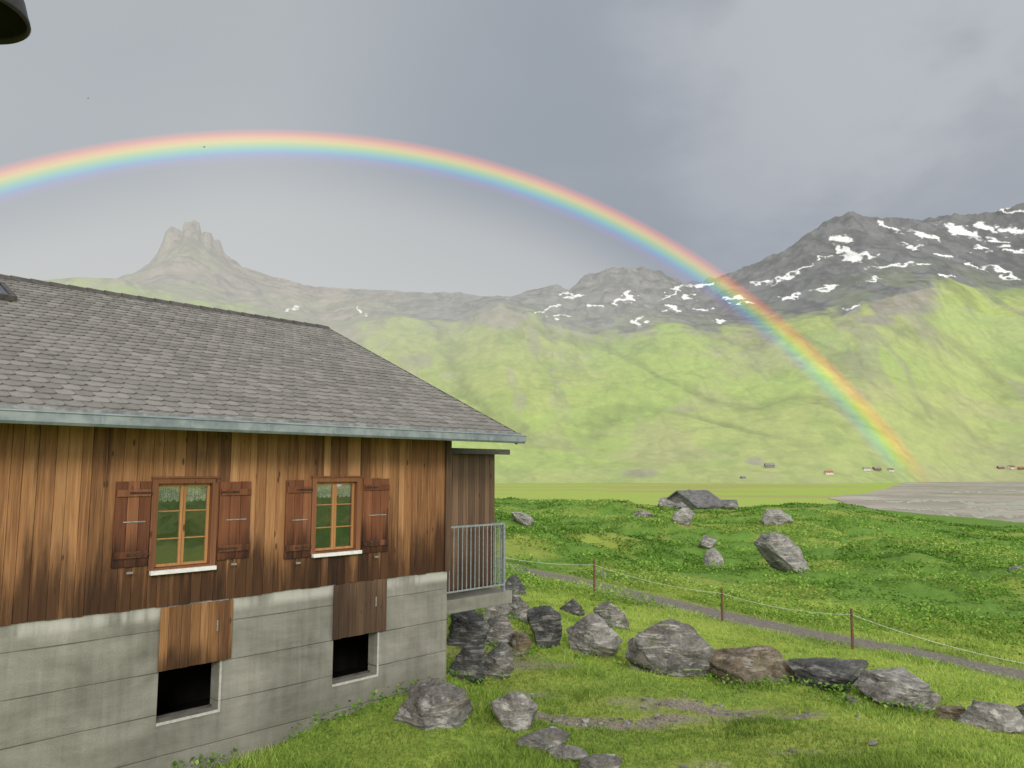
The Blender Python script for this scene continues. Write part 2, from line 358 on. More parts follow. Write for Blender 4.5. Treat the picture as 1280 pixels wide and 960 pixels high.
mx=g.n('ShaderNodeMixShader'); g.put(mx.inputs[0],g.attr('painted_haze')); g.L.new(d.outputs[0],mx.inputs[1]); g.L.new(e.outputs[0],mx.inputs[2]); g.surf(mx.outputs[0])
mo=npmesh('mountains',np.stack([xf,yf,zf],-1),gridfaces(*X.shape)[:,::-1],mm,True,{'col':('FLOAT_COLOR',np.concatenate([c,np.ones((len(c),1))],1)),'painted_haze':('FLOAT',hz),'low':('FLOAT',sst(1.05,.4,u))})
tag(mo,kind='structure')
# ---------- rainbow ----------
a3=Vector(AX); e1=a3.cross(Vector((0,0,1))).normalized(); e2=e1.cross(a3).normalized(); LD=1950
nt_,nr_=500,17; V=[];T=[];Fd=[]
for i in range(nt_):
    w_=math.radians(-85+170*i/(nt_-1))
    for k in range(nr_):
        t=k/(nr_-1); al=RB+math.radians(-1.2+2.25*t)
        dvv=a3*math.cos(al)+(e2*math.cos(w_)+e1*math.sin(w_))*math.sin(al); p=dvv*LD
        V.append(tuple(p)); T.append(t)
        Fd.append(float(sst(-30,70,p.z))*(.72+.28*float(sst(200,750,p.z))))
mr_,g=mat('rainbow_light')
rc_=g.ramp(g.attr('t'),[(0,(0,0,0)),(.14,(.045,.0,.07)),(.27,(.0,.05,.19)),(.40,(.0,.19,.19)),(.52,(.14,.28,.03)),(.63,(.37,.29,.01)),(.75,(.46,.16,.01)),(.86,(.30,.04,.015)),(1,(0,0,0))])
e=g.n('ShaderNodeEmission'); g.put(e.inputs[0],rc_); g.put(e.inputs[1],g.m('MULTIPLY',g.attr('fade'),.92))
tr=g.n('ShaderNodeBsdfTransparent'); g.put(tr.inputs[0],g.ramp(g.attr('t'),[(0,(1,1,1)),(.3,(.93,.98,1)),(.5,(.95,1,.95)),(.65,(1,.98,.88)),(.82,(1,.93,.90)),(1,(1,1,1))]))
ad=g.n('ShaderNodeAddShader'); g.L.new(e.outputs[0],ad.inputs[0]); g.L.new(tr.outputs[0],ad.inputs[1]); g.surf(ad.outputs[0])
V=np.array(V); keep=gridfaces(nt_,nr_); keep=keep[(V[keep][:,:,2]>-32).all(1)]
ro=npmesh('rainbow',V,keep,mr_,True,{'t':('FLOAT',T),'fade':('FLOAT',Fd)})
tag(ro,'bright rainbow arching over the mountains down to the valley meadow','rainbow')
# ---------- river plain ----------
def flat(px,py,z): d=ray(px,py); return d*(z/d[2])
mgv,g=mat('gravel_plain'); oc=g.oc()
v=g.noise(g.map(oc,(.008,.008,1)),1,8,.65,.8); v2=g.noise(oc,.09,5,.6)
cc=g.ramp(g.m('ADD',g.m('MULTIPLY',v,.75),g.m('MULTIPLY',v2,.25)),[(.36,(.20,.26,.10)),(.44,(.23,.215,.18)),(.54,(.31,.29,.255)),(.62,(.38,.36,.33))])
bsdf(g,cc,.8,None)
up_=[(1035,622),(1075,618),(1105,613),(1118,607),(1135,602.5),(1165,600),(1200,598.3),(1260,597.4),(1330,597),(1460,597)]
lo_=[(1460,700),(1300,690),(1190,670),(1120,650),(1070,634)]
pts=[]
UL=up_+lo_+[up_[0]]
for (a,b),(c_,d_) in zip(UL[:-1],UL[1:]):
    for k in range(22):
        t=k/22; xx=a+(c_-a)*t; yy=b+(d_-b)*t; yy+=(float(fbm(xx/9,yy/3,151,4))-.5)*(5 if yy>610 else (3 if yy>603 else .8))
        pts.append(flat(xx,yy,VZ+.42))
mb=MB(); mb.add(pts,[tuple(range(len(pts)-1,-1,-1))]); tag(mb.build('riverbed',mgv),kind='structure')
mw,g=mat('river_water'); bsdf(g,(.30,.31,.31),.3,g.bump(g.noise(g.oc(),.4,3),.15,.1),spec=.6)
def ribbon(name,cps,m,z):
    P_=np.array(cps,float); tt=np.linspace(0,len(P_)-1,140)
    xs=np.interp(tt,range(len(P_)),P_[:,0]); ys=np.interp(tt,range(len(P_)),P_[:,1]); ws=np.interp(tt,range(len(P_)),P_[:,2])
    k=np.ones(9)/9; xs[4:-4]=np.convolve(xs,k,'valid'); ys[4:-4]=np.convolve(ys,k,'valid')
    V=[]; sc=np.interp(ys,[600,650],[.5,1.8])
    for i in range(140):
        wv=max(.03,ws[i]*(2.6*float(fbm(i*.22,z*9+cps[0][0],5,3))-.75)); yy=ys[i]+(float(fbm(i*.13,cps[0][1],6,3))-.5)*5*sc[i]
        if i in (0,139): wv=.03
        V.append(flat(xs[i],yy-wv*.5,z)); V.append(flat(xs[i],yy+wv*.5,z))
    mb=MB(); mb.add(V,[(2*i,2*i+1,2*i+3,2*i+2) for i in range(139)]); return mb.build(name,m)
for k,cps in enumerate([[(1085,624,1.5),(1130,628,3.),(1170,625,3),(1230,630,5),(1330,626,5)],[(1110,633,1.5),(1160,638,4),(1200,646,5),(1260,643,5),(1330,650,7)],[(1150,614,1.),(1200,616,2.),(1250,613,2),(1330,617,2.6)],[(1150,637,1.5),(1220,634,3),(1260,637,2),(1330,635,3)]]):
    tag(ribbon('river',cps,mw,VZ+.5+.03*k),kind='structure')
# ---------- road ----------
mrd,g=mat('gravel_track'); oc=g.oc()
v=g.noise(oc,9,6,.75); cc=g.ramp(v,[(.3,(.07,.063,.052)),(.5,(.15,.138,.12)),(.72,(.30,.28,.25))])
bsdf(g,cc,.8,g.bump(v,.8,.04))
tt=np.linspace(0,len(RD)-1,500); rx=np.interp(tt,range(len(RD)),RD[:,0]); ry=np.interp(tt,range(len(RD)),RD[:,1])
k=np.ones(31)/31; rx[15:-15]=np.convolve(rx,k,'valid'); ry[15:-15]=np.convolve(ry,k,'valid')
tx=np.gradient(rx);ty=np.gradient(ry);l=np.hypot(tx,ty);tx/=l;ty/=l
cols=9; V=[]
for j in range(cols):
    s_=(j/(cols-1)-.5)*2; wv=.80+.22*(fbm(tt*9,tt*0+ (1 if s_>0 else 7),91,3)-.5)*2
    xx=rx-ty*s_*wv; yy=ry+tx*s_*wv; zz=hfun(xx,yy)+.035-(.05 if j in(0,cols-1) else 0)
    V.append(np.stack([xx,yy,zz],-1))
V=np.stack(V,1).reshape(-1,3); rdo=npmesh('path',V,gridfaces(500,cols),mrd); tag(rdo,kind='structure')
# ---------- materials for house ----------
def woodmat(name,stops,dark_lo,dark_hi,amt,wet=.6,tv=.2,thr=.50,lw=.22):
    m,g=mat(name); oc=g.oc(); tone=g.attr('tone')
    sh=g.n('ShaderNodeCombineXYZ'); g.put(sh.inputs[0],g.m('MULTIPLY',tone,7.)); g.put(sh.inputs[2],g.m('MULTIPLY',tone,31.))
    va=g.n('ShaderNodeVectorMath',operation='ADD'); g.put(va.inputs[0],oc); g.put(va.inputs[1],sh.outputs[0]); p=va.outputs[0]
    gr1=g.noise(g.map(p,(38,10,1.1)),1,6,.65,1.2); gr2=g.noise(g.map(p,(11,4,.5)),1,5,.6,.5)
    big=g.noise(g.map(oc,(2.2,1,.35)),1,6,.65,.3)
    f=g.m('ADD',g.m('ADD',g.m('MULTIPLY',gr1,.45),g.m('MULTIPLY',gr2,.4)),g.m('MULTIPLY',g.m('SUBTRACT',tone,.2),tv))
    col=g.ramp(f,stops)
    zz=g.sep(oc)[2]; lo=g.mr(zz,dark_hi,dark_lo,1.,0.)
    sd=g.m('ADD',g.m('ADD',g.m('MULTIPLY',lo,lw),g.m('MULTIPLY',big,.55)),g.m('MULTIPLY',gr2,.50))
    dm=g.m('MULTIPLY',g.mr(sd,thr,thr+.24),amt)
    col=g.mix(dm,col,g.mix(1.,col,(.13,.10,.085),'MULTIPLY'))
    kn=g.vor(g.map(p,(7,3,2.2)),1.); col=g.mix(g.mr(kn,.13,.07,0.,.85),col,(.04,.018,.01))
    bsdf(g,col,wet,g.bump(g.m('ADD',gr1,g.m('MULTIPLY',gr2,.5)),.45,.006),spec=.3); return m
mwood=woodmat('weathered_siding',[(.28,(.05,.024,.014)),(.40,(.17,.077,.032)),(.52,(.32,.158,.066)),(.68,(.47,.265,.13))],-.4,-1.72,.95,thr=.50,tv=.24)
mwood2=woodmat('grey_brown_boards',[(.25,(.04,.026,.019)),(.42,(.10,.06,.038)),(.6,(.19,.12,.075))],-1.,-2.4,.6)
mshut=woodmat('shutter_wood',[(.25,(.05,.018,.011)),(.40,(.125,.043,.019)),(.54,(.21,.08,.036)),(.68,(.30,.14,.07))],-.5,-1.4,.95,thr=.50)
mhatch=woodmat('hatch_wood',[(.22,(.04,.019,.010)),(.38,(.12,.055,.024)),(.52,(.23,.115,.046)),(.68,(.34,.185,.09))],-2.0,-2.5,.85,thr=.52)
msash=woodmat('sash_wood',[(.25,(.20,.09,.032)),(.5,(.36,.18,.068)),(.7,(.45,.25,.105))],-9,-10,.0)
mframe=woodmat('frame_wood',[(.25,(.07,.028,.013)),(.5,(.17,.07,.032)),(.7,(.25,.115,.055))],-9,-10,.0)
mcon,g=mat('board_marked_concrete'); oc=g.oc(); xyz=g.sep(oc)
v=g.noise(g.map(oc,(.7,.7,1.1)),1.3,7,.62,.3); st_=g.noise(g.map(oc,(5,5,.35)),1,6,.65,.4); fi=g.noise(oc,45,4,.7); hb=g.noise(g.map(oc,(.5,.5,9)),1,4,.6)
f=g.m('ADD',g.m('MULTIPLY',v,.55),g.m('ADD',g.m('MULTIPLY',st_,.3),g.m('MULTIPLY',hb,.15)))
col=g.ramp(f,[(.33,(.09,.09,.08)),(.45,(.165,.165,.145)),(.55,(.23,.228,.205)),(.66,(.33,.325,.30))])
col=g.mix(g.mr(fi,.35,.7,0,.35),col,g.mix(1.,col,(.65,.65,.63),'MULTIPLY'))
seam=g.m('ABSOLUTE',g.m('SUBTRACT',g.m('FRACT',g.m('ADD',g.m('DIVIDE',xyz[2],.5),g.m('ADD',.38,g.m('MULTIPLY',g.noise(oc,.6,2),.03)))),.5))
sm=g.mr(seam,.0,.026,1.,0.); col=g.mix(g.m('MULTIPLY',sm,g.mr(g.noise(oc,1.2,4),.35,.65,.15,.8)),col,(.05,.05,.045))
lg=g.mr(xyz[2],-1.86,-1.74,0,1); col=g.mix(g.m('MULTIPLY',g.m('MULTIPLY',lg,g.mr(g.noise(g.map(oc,(2.,2.,.3)),1,4,.6),.38,.55)),.75),col,(.44,.44,.42))
mos=g.mr(xyz[2],-4.3,-2.9,.8,0.); col=g.mix(g.m('MULTIPLY',mos,g.mr(st_,.4,.6)),col,(.08,.08,.05))
bsdf(g,col,.6,g.bump(g.m('SUBTRACT',g.m('ADD',fi,g.m('MULTIPLY',hb,.6)),g.m('MULTIPLY',sm,1.5)),.5,.012),spec=.35)
mtile,g=mat('slate_tile'); oc=g.oc(); tone=g.attr('tone')
v=g.noise(oc,7,6,.7); v2=g.noise(oc,.5,4,.6); st2=g.noise(g.map(oc,(9,.8,.8)),1,4,.6)
col=g.ramp(g.m('ADD',g.m('MULTIPLY',tone,.35),g.m('MULTIPLY',v,.65)),[(.15,(.11,.106,.102)),(.5,(.18,.175,.168)),(.85,(.26,.253,.245))])
col=g.mix(g.mr(st2,.5,.7,0,.3),col,(.11,.106,.10)); col=g.mix(g.mr(v2,.45,.7,0,.25),col,(.21,.208,.20))
bsdf(g,col,.6,g.bump(v,.4,.006),spec=.25)
def simple(name,c1,c2,sc,rough=.5,metal=0.,bs=.2,spec=.4):
    m,g=mat(name); v=g.noise(g.oc(),sc,6,.65); bsdf(g,g.mix(g.mr(v,.3,.7),c1,c2),rough,g.bump(v,bs,.004),metal,spec); return m
mzinc=simple('zinc_metal',(.15,.185,.21),(.27,.31,.335),4,.45,.2)
mflash=simple('lead_flashing',(.13,.14,.15),(.30,.32,.33),8,.5,.3)
mdark=simple('dark_roof_edge',(.03,.028,.027),(.075,.07,.066),9,.6)
mblack=simple('dark_cellar',(.006,.006,.006),(.012,.012,.011),3,.9,spec=.05)  # near-black colour paints in the darkness of the unlit cellar
mrail=simple('galvanised_rail',(.22,.25,.28),(.36,.40,.43),20,.4,.5)
miron=simple('rusty_iron',(.02,.015,.012),(.08,.04,.025),20,.6,.3)
mhook=simple('pale_metal',(.22,.22,.21),(.38,.38,.37),20,.4,.5)
mwhite=simple('white_sill',(.55,.56,.56),(.7,.7,.7),10,.5)
mcem=simple('cement_sill',(.3,.3,.28),(.42,.42,.4),20,.8)
mlace,g=mat('lace_curtain'); v=g.vor(g.oc(),60); d=g.n('ShaderNodeBsdfDiffuse'); d.inputs[0].default_value=(.75,.74,.7,1)
tr=g.n('ShaderNodeBsdfTransparent'); mx=g.n('ShaderNodeMixShader'); g.put(mx.inputs[0],g.mr(v,.3,.5,.95,.4)); g.L.new(tr.outputs[0],mx.inputs[1]); g.L.new(d.outputs[0],mx.inputs[2]); g.surf(mx.outputs[0])
mglass,g=mat('window_glass'); tr=g.n('ShaderNodeBsdfTransparent'); tr.inputs[0].default_value=(.8,.85,.83,1); gl=g.n('ShaderNodeBsdfGlossy'); gl.inputs['Roughness'].default_value=.03; gl.inputs[0].default_value=(.72,.72,.82,1)
g.put(gl.inputs['Normal'],g.bump(g.noise(g.oc(),2.5,2),.12,.03))
mx=g.n('ShaderNodeMixShader'); mx.inputs[0].default_value=.42; g.L.new(tr.outputs[0],mx.inputs[1]); g.L.new(gl.outputs[0],mx.inputs[2]); g.surf(mx.outputs[0])
# ---------- house ----------
H=empty('alpine_house',(CX,CY,cz),HR)
tag(H,'timber clad alpine farmhouse with grey slate roof on a concrete base','house')
OZ=(0,0,-cz); XL=-14.
def rect(xa,xb,yt,yb):
    xm=(xa+xb)/2; ym=(yt+yb)/2
    return [wp(xa,ym)[0],wp(xb,ym)[0],wp(xm,yb)[1],wp(xm,yt)[1]]
wins=[tuple(rect(187,268,598,710)),tuple(rect(388,448,597,690))]
WB=wp(560,713)[1]
mb=MB(); edges=[XL]
brk=[w_[0] for w_ in wins]+[w_[1] for w_ in wins]+[0.02]; brk.sort()
cur=XL
for b_ in brk:
    L_=b_-cur; k=max(1,round(L_/.15)); ws=[random.uniform(.7,1.35) for _ in range(k)]; s_=sum(ws)
    for a in ws: cur+=a/s_*L_; edges.append(cur)
    cur=b_
for a,b in zip(edges[:-1],edges[1:]):
    t=random.random(); yo=random.uniform(-.004,.004)-.03
    segs=[(WB-random.uniform(-.006,.012),.83)]
    for w_ in wins:
        if a>w_[0]-.01 and b<w_[1]+.01: segs=[(segs[0][0],w_[2]),(w_[3],.83)]
    for z0,z1 in segs: mb.box(a+.0025,b-.0025,yo,.0,z0,z1,t)
mb.build('timber_wall',mwood,H,OZ)
def holes_wall(mb,x0,x1,z0,z1,y0,y1,holes,t=.5):
    gx=sorted({x0,x1,*[h[0] for h in holes],*[h[1] for h in holes]}); gz=sorted({z0,z1,*[h[2] for h in holes],*[h[3] for h in holes]})
    for a,b in zip(gx[:-1],gx[1:]):
        for c_,d_ in zip(gz[:-1],gz[1:]):
            mx_,mz_=(a+b)/2,(c_+d_)/2
            if any(h[0]<mx_<h[1] and h[2]<mz_<h[3] for h in holes): continue
            mb.add([(a,y0,c_),(b,y0,c_),(b,y0,d_),(a,y0,d_)],[(0,1,2,3)],t)
    for h in holes:
        a,b,c_,d_=h
        mb.add([(a,y0,c_),(b,y0,c_),(b,y0,d_),(a,y0,d_),(a,y1,c_),(b,y1,c_),(b,y1,d_),(a,y1,d_)],[(0,4,5,1),(1,5,6,2),(2,6,7,3),(3,7,4,0)],t)
mb=MB(); holes_wall(mb,XL,-.03,WB,.8,.004,.2,wins)
mb.add([(0,.03,WB),(0,10.4,WB),(0,10.4,.8),(0,5.2,3.05),(0,.03,.8)],[(0,1,2,3,4)])
mb.add([(XL,.03,WB),(XL,10.4,WB),(XL,10.4,.8),(XL,5.2,3.05),(XL,.03,.8)],[(4,3,2,1,0)])
mb.add([(XL,10.4,WB),(0,10.4,WB),(0,10.4,.8),(XL,10.4,.8)],[(3,2,1,0)])
mb.add([(XL,.2,WB+.02),(-.02,.2,WB+.02),(-.02,10.3,WB+.02),(XL,10.3,WB+.02)],[(0,1,2,3)])
mb.build('inner_wall',mwood2,H,OZ)
ops=[tuple(rect(197,273,827,895)),tuple(rect(416,471,792,849))]
mb=MB(); holes_wall(mb,XL,0,-5.2,WB,0,.22,ops)
mb.add([(0,0,-5.2),(0,10.4,-5.2),(0,10.4,WB),(0,0,WB)],[(0,1,2,3)]); mb.add([(XL,0,-5.2),(XL,10.4,-5.2),(XL,10.4,WB),(XL,0,WB)],[(3,2,1,0)])
mb.add([(XL,10.4,-5.2),(0,10.4,-5.2),(0,10.4,WB),(XL,10.4,WB)],[(3,2,1,0)]); mb.add([(XL,0,WB),(0,0,WB),(0,.4,WB),(XL,.4,WB)],[(0,1,2,3)])
mb.build('concrete_base',mcon,H,OZ)
LEN=6.555; ph=math.atan2(2.64,6.0); cs,sn=math.cos(ph),math.sin(ph); XR=.916; YE,ZE=-.8,.63
def rp(x,s_,o=0.): return (x,YE+s_*cs-o*sn,ZE+s_*sn+o*cs)
mb=MB()
sec=[(YE,ZE),(5.2,ZE+2.64),(11.2,ZE),(11.2,ZE-.14),(5.2,ZE+2.5),(YE,ZE-.14)]
vv=[(XL-.4,y,z_) for y,z_ in sec]+[(XR,y,z_) for y,z_ in sec]
mb.add(vv,[(0,1,7,6),(1,2,8,7),(2,3,9,8),(3,4,10,9),(4,5,11,10),(5,0,6,11),(0,5,4,1),(1,4,3,2),(6,7,10,11),(7,8,9,10)],.4)
roof=mb.build('roof',mwood2,H,OZ)
mb=MB(); rows=34; ex=LEN/rows; tw=.20
for k in range(rows):
    s0=k*ex-.03; x=XL-.4-(k%2)*tw/2; rt_=random.uniform(-.002,.002)
    while x<XR:
        x1=x+tw*random.uniform(.98,1.02); a=max(x,XL-.4)+.003; b=min(x1,XR+.015)-.003
        if b-a>.03:
            t=random.random()**1.3; c_=.045*random.uniform(.9,1.1); lo=.024+random.uniform(-.002,.003); s1=s0+ex+.04; j=random.uniform(-.003,.003)+rt_
            cc=min(c_,(b-a)/2.2)
            top=[rp(a+cc,s0+j,lo),rp(b-cc,s0+j,lo),rp(b,s0+c_,lo-.004),rp(b,s1,.006),rp(a,s1,.006),rp(a,s0+c_,lo-.004)]
            bot=[rp(a+cc,s0+j,lo-.014),rp(b-cc,s0+j,lo-.014),rp(b,s0+c_,lo-.018),rp(b,s1,.001),rp(a,s1,.001),rp(a,s0+c_,lo-.018)]
            mb.add(top+bot,[(0,1,2,3,4,5),(6,7,1,0),(7,8,2,1),(11,6,0,5),(8,9,3,2),(10,11,5,4)],t)
        x=x1
mb.build('roof_tiles',mtile,roof)
mb=MB(); x=XL-.4
while x<XR-.05:
    x1=min(x+.30,XR+.02)
    for sg in (-1,1):
        y1=5.2+sg*.13; z1=ZE+2.64-.055
        mb.add([(x,5.2,ZE+2.715),(x1+.03,5.2,ZE+2.70),(x1+.03,y1,z1+.015),(x,y1,z1+.035),(x,5.2,ZE+2.69),(x1+.03,5.2,ZE+2.675),(x1+.03,y1,z1-.01),(x,y1,z1+.01)],[(0,1,2,3) if sg>0 else (3,2,1,0),(0,3,7,4),(3,2,6,7),(1,2,6,5)],random.random()*.4)
    x=x1
mb.build('ridge_cap',mdark,roof)
mb=MB(); mb.add([rp(XR,0,.02),rp(XR+.03,0,.02),rp(XR+.03,LEN,.02),rp(XR,LEN,.02),rp(XR,0,-.17),rp(XR+.03,0,-.17),rp(XR+.03,LEN,-.17),rp(XR,LEN,-.17)],[(0,1,2,3),(4,7,6,5),(0,4,5,1),(1,5,6,2),(2,6,7,3),(3,7,4,0)])
mb.build('verge_board',mdark,roof)
mb=MB(); gx0,gx1=XL-.4,XR+.02; gp=[(YE-.04,.645),(YE-.04,.49),(YE-.12,.485),(YE-.145,.515),(YE-.150,.615)]
vs_=[(gx0,a,b) for a,b in gp]+[(gx1,a,b) for a,b in gp]; n5=len(gp)
mb.add(vs_,[(k,k+1,n5+k+1,n5+k) for k in range(n5-1)]+[tuple(range(n5,2*n5))])
mb.tube((gx0,YE-.153,.617),(gx1,YE-.153,.617),.010)
x=XL+.3
while x<XR: mb.box(x,x+.03,YE-.1535,YE-.1465,.515,.612,.2); x+=.98
gut=mb.build('gutter',mzinc,H,OZ)
mb=MB(); mb.box(gx0,gx1,YE-.034,YE-.012,.50,.675)
x=XL
while x<XR: mb.box(x,x+.012,YE-.038,YE-.0345,.62,.672); x+=.5
mb.build('eave_flashing',mflash,gut)
def roofpt(px,py):
    d=ray(px,py); nw=np.array([-sn*nin[0],-sn*nin[1],cs]); p0=np.array([CX+YE*nin[0],CY+YE*nin[1],ZE])
    t=(p0@nw)/(d@nw); p=d*t; lx_,ly_=local(p[0],p[1]); return lx_,(ly_-YE)/cs
sx_,ss_=roofpt(12,370)
mb=MB(); 
def slab(mb,x0,x1,s0,s1,o0,o1,t=.5):
    a=[rp(x0,s0,o0),rp(x1,s0,o0),rp(x1,s1,o0),rp(x0,s1,o0),rp(x0,s0,o1),rp(x1,s0,o1),rp(x1,s1,o1),rp(x0,s1,o1)]
    mb.add(a,[(0,3,2,1),(4,5,6,7),(0,1,5,4),(1,2,6,5),(2,3,7,6),(3,0,4,7)],t)
for a in ((sx_-.8,sx_,ss_-.45,ss_-.38),(sx_-.8,sx_,ss_+.38,ss_+.45),(sx_-.8,sx_-.73,ss_-.38,ss_+.38),(sx_-.07,sx_,ss_-.38,ss_+.38)): slab(mb,*a,.03,.11)
sk=mb.build('roof_window',mdark,roof); mb=MB(); slab(mb,sx_-.73,sx_-.07,ss_-.38,ss_+.38,.05,.09); mb.build('pane',mglass,sk)
def window(x0,x1,z0,z1):
    mb=MB(); f=.065
    for a in ((x0-.01,x0+f,z0,z1),(x1-f,x1+.01,z0,z1),(x0+f,x1-f,z1-f,z1),(x0+f,x1-f,z0,z0+.03)): mb.box(a[0],a[1],-.055,.09,a[2],a[3],random.random())
    mb.box(x0-.02,x1+.02,-.072,-.032,z1-.002,z1+.025,.4)
    fr=mb.build('window',mframe,H,OZ,.004)
    xi0,xi1,zi0,zi1=x0+f+.002,x1-f-.002,z0+.034,z1-f-.002; xm=(xi0+xi1)/2
    for a,b in ((xi0,xm-.002),(xm+.002,xi1)):
        mb=MB(); s_=.034
        mb.box(a,a+s_,.02,.06,zi0,zi1,.3);mb.box(b-s_,b,.02,.06,zi0,zi1,.6);mb.box(a+s_,b-s_,.02,.06,zi1-s_,zi1,.5);mb.box(a+s_,b-s_,.02,.06,zi0,zi0+s_,.5)
        hh=zi1-zi0
        for q_ in (1/3,2/3): mb.box(a+s_,b-s_,.024,.056,zi0+hh*q_-.008,zi0+hh*q_+.008,.5)
        mb.build('sash',msash,fr,None,.003)
        mb=MB(); mb.add([(a+s_-.005,.042,zi0+.02),(b-s_+.005,.042,zi0+.02),(b-s_+.005,.042,zi1-.02),(a+s_-.005,.042,zi1-.02)],[(0,1,2,3)]); mb.build('pane',mglass,fr)
        mb=MB(); vs_=[];N_=24
        for i in range(N_+1):
            xx=a+.02+(b-a-.04)*i/N_; yy=.085+.012*math.sin(i*1.6); dz=.20+.03*abs(math.sin(i*math.pi/6))
            vs_+=[(xx,yy,zi1),(xx,yy,zi1-dz)]
        mb.add(vs_,[(2*i,2*i+1,2*i+3,2*i+2) for i in range(N_)]); mb.build('curtain',mlace,fr)
    mb=MB(); mb.box(x0,x1,-.12,-.057,z0-.045,z0+.006); mb.build('window_sill',mwhite,fr,None,.004)
for w_ in wins: window(*w_)
def shutter(R4,side):
    x0,x1,z0,z1=R4; mb=MB(); k=3; wd=(x1-x0)/k
    for i in range(k): mb.box(x0+i*wd+.003,x0+(i+1)*wd-.003,-.060,-.036,z0+random.uniform(-.004,.004),z1+random.uniform(-.004,.004),random.random())
    for zz in (z0+.10,z1-.18): mb.box(x0+.012,x1-.012,-.083,-.061,zz,zz+.085,random.random())
    s_=mb.build('shutter',mshut,H,OZ,.003)
    mb=MB(); zz=(z0+z1)/2+random.uniform(-.03,.03)
    mb.box(x0+.10,x1-.06,-.072,-.061,zz,zz+.014); mb.build('latch',mhook,s_)
    xe=x1 if side>0 else x0
    for zz in (z0+.13,z1-.15):
        mb=MB(); mb.box(min(xe,xe-side*.26),max(xe,xe-side*.26),-.090,-.084,zz,zz+.026); mb.build('hinge',miron,s_)
    mb=MB(); xc=(x0+x1)/2; mb.box(xc-.008,xc+.008,-.12,-.03,z0-.07,z0-.054); mb.box(xc-.06,xc+.012,-.132,-.1205,z0-.074,z0-.05); mb.build('shutter_hook',mhook,s_)
shutter(rect(140,185,602,708),1); shutter(rect(271,310,602,698),-1)
shutter(rect(354,386,600,697),1); shutter(rect(451,483,598,690),-1)
for i_,(R4,mt) in enumerate(((rect(197,287,754,830),mhatch),(rect(414,480,727,793),mwood2))):
    x0,x1,z0,z1=R4; mb=MB(); x=x0
    while x<x1-.02:
        b=min(x+random.uniform(.10,.16),x1)
        if x1-b<.05: b=x1
        mb.box(x+.002,b-.002,-.070,-.045,z0+random.uniform(-.006,.006),z1+random.uniform(-.005,.005),random.random()); x=b
    hh=mb.build('hatch_door',mt,H,OZ,.003)
    for xx in (x0+.08,x1-.12): mb=MB(); mb.box(xx,xx+.05,-.044,.0,z0+.05,min(z1-.05,WB-.02),.3); mb.build('batten',mwood2,hh)
    mb=MB(); mb.box(x1-.22,x1-.20,-.080,-.071,(z0+z1)/2,(z0+z1)/2+.14); mb.build('latch',mhook,hh)
for (a,b,c_,d_) in ops:
    mb=MB(); mb.box(a,b,-.012,.02,c_-.035,c_-.002); mb.box(b+.002,b+.03,-.01,.02,c_-.035,d_); fo=mb.build('cellar_opening',mcem,H,OZ)
    mb=MB(); mb.box(a+.001,b-.001,.16,.19,c_,c_+.03); mb.box(a+.001,a+.03,.16,.19,c_+.03,d_); mb.build('frame',mdark,fo)
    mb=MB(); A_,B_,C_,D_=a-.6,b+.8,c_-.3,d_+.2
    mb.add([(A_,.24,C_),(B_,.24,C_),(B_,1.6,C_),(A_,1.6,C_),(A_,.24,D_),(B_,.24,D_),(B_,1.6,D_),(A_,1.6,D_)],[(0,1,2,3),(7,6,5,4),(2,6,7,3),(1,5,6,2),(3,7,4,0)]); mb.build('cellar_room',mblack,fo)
mb=MB(); mb.box(-.09,.028,-.062,-.036,WB,.80,.2); mb.box(.004,.030,-.034,.10,WB,.80,.3); mb.build('corner_board',mwood2,H,OZ,.003)
mb=MB(); x=.035
while x<1.78:
    b=min(x+random.uniform(.11,.16),1.78); mb.box(x+.003,b-.003,.645,.67,-2.1,.36,random.random()); x=b
mb.box(.03,1.775,.671,3.0,-2.15,.35,.3)
mb.build('annex_wall',mwood2,H,OZ)
mb=MB(); mb.box(.0,1.95,.42,3.1,.37,.43,.3); mb.box(.0,1.95,.40,.42,.33,.43,.3); mb.build('annex_roof',mdark,H,OZ)
mb=MB(); mb.box(-.0+.004,1.82,.22,3.0,-2.42,-2.19,.4); mb.build('balcony_floor',mcon,H,OZ,.008)
mb=MB(); mb.box(.02,1.66,.29,.33,-.98,-.945); mb.box(.02,1.66,.295,.325,-2.09,-2.06); mb.box(1.66,1.70,.29,.64,-.98,-.945); mb.box(1.665,1.695,.29,.64,-2.09,-2.06)
for xx in (.02,1.66): mb.box(xx,xx+.045,.285,.335,-2.19,-.97)
rl_=mb.build('railing',mrail,H,OZ,.003)
for k in range(15):
    xx=.12+k*.103; mb=MB(); mb.tube((xx,.31,-2.06),(xx,.31,-.98),.010,n=8); mb.build('baluster',mrail,rl_)
for k in range(3):
    yy=.39+k*.09; mb=MB(); mb.tube((1.68,yy,-2.06),(1.68,yy,-.98),.010,n=8); mb.build('baluster',mrail,rl_)
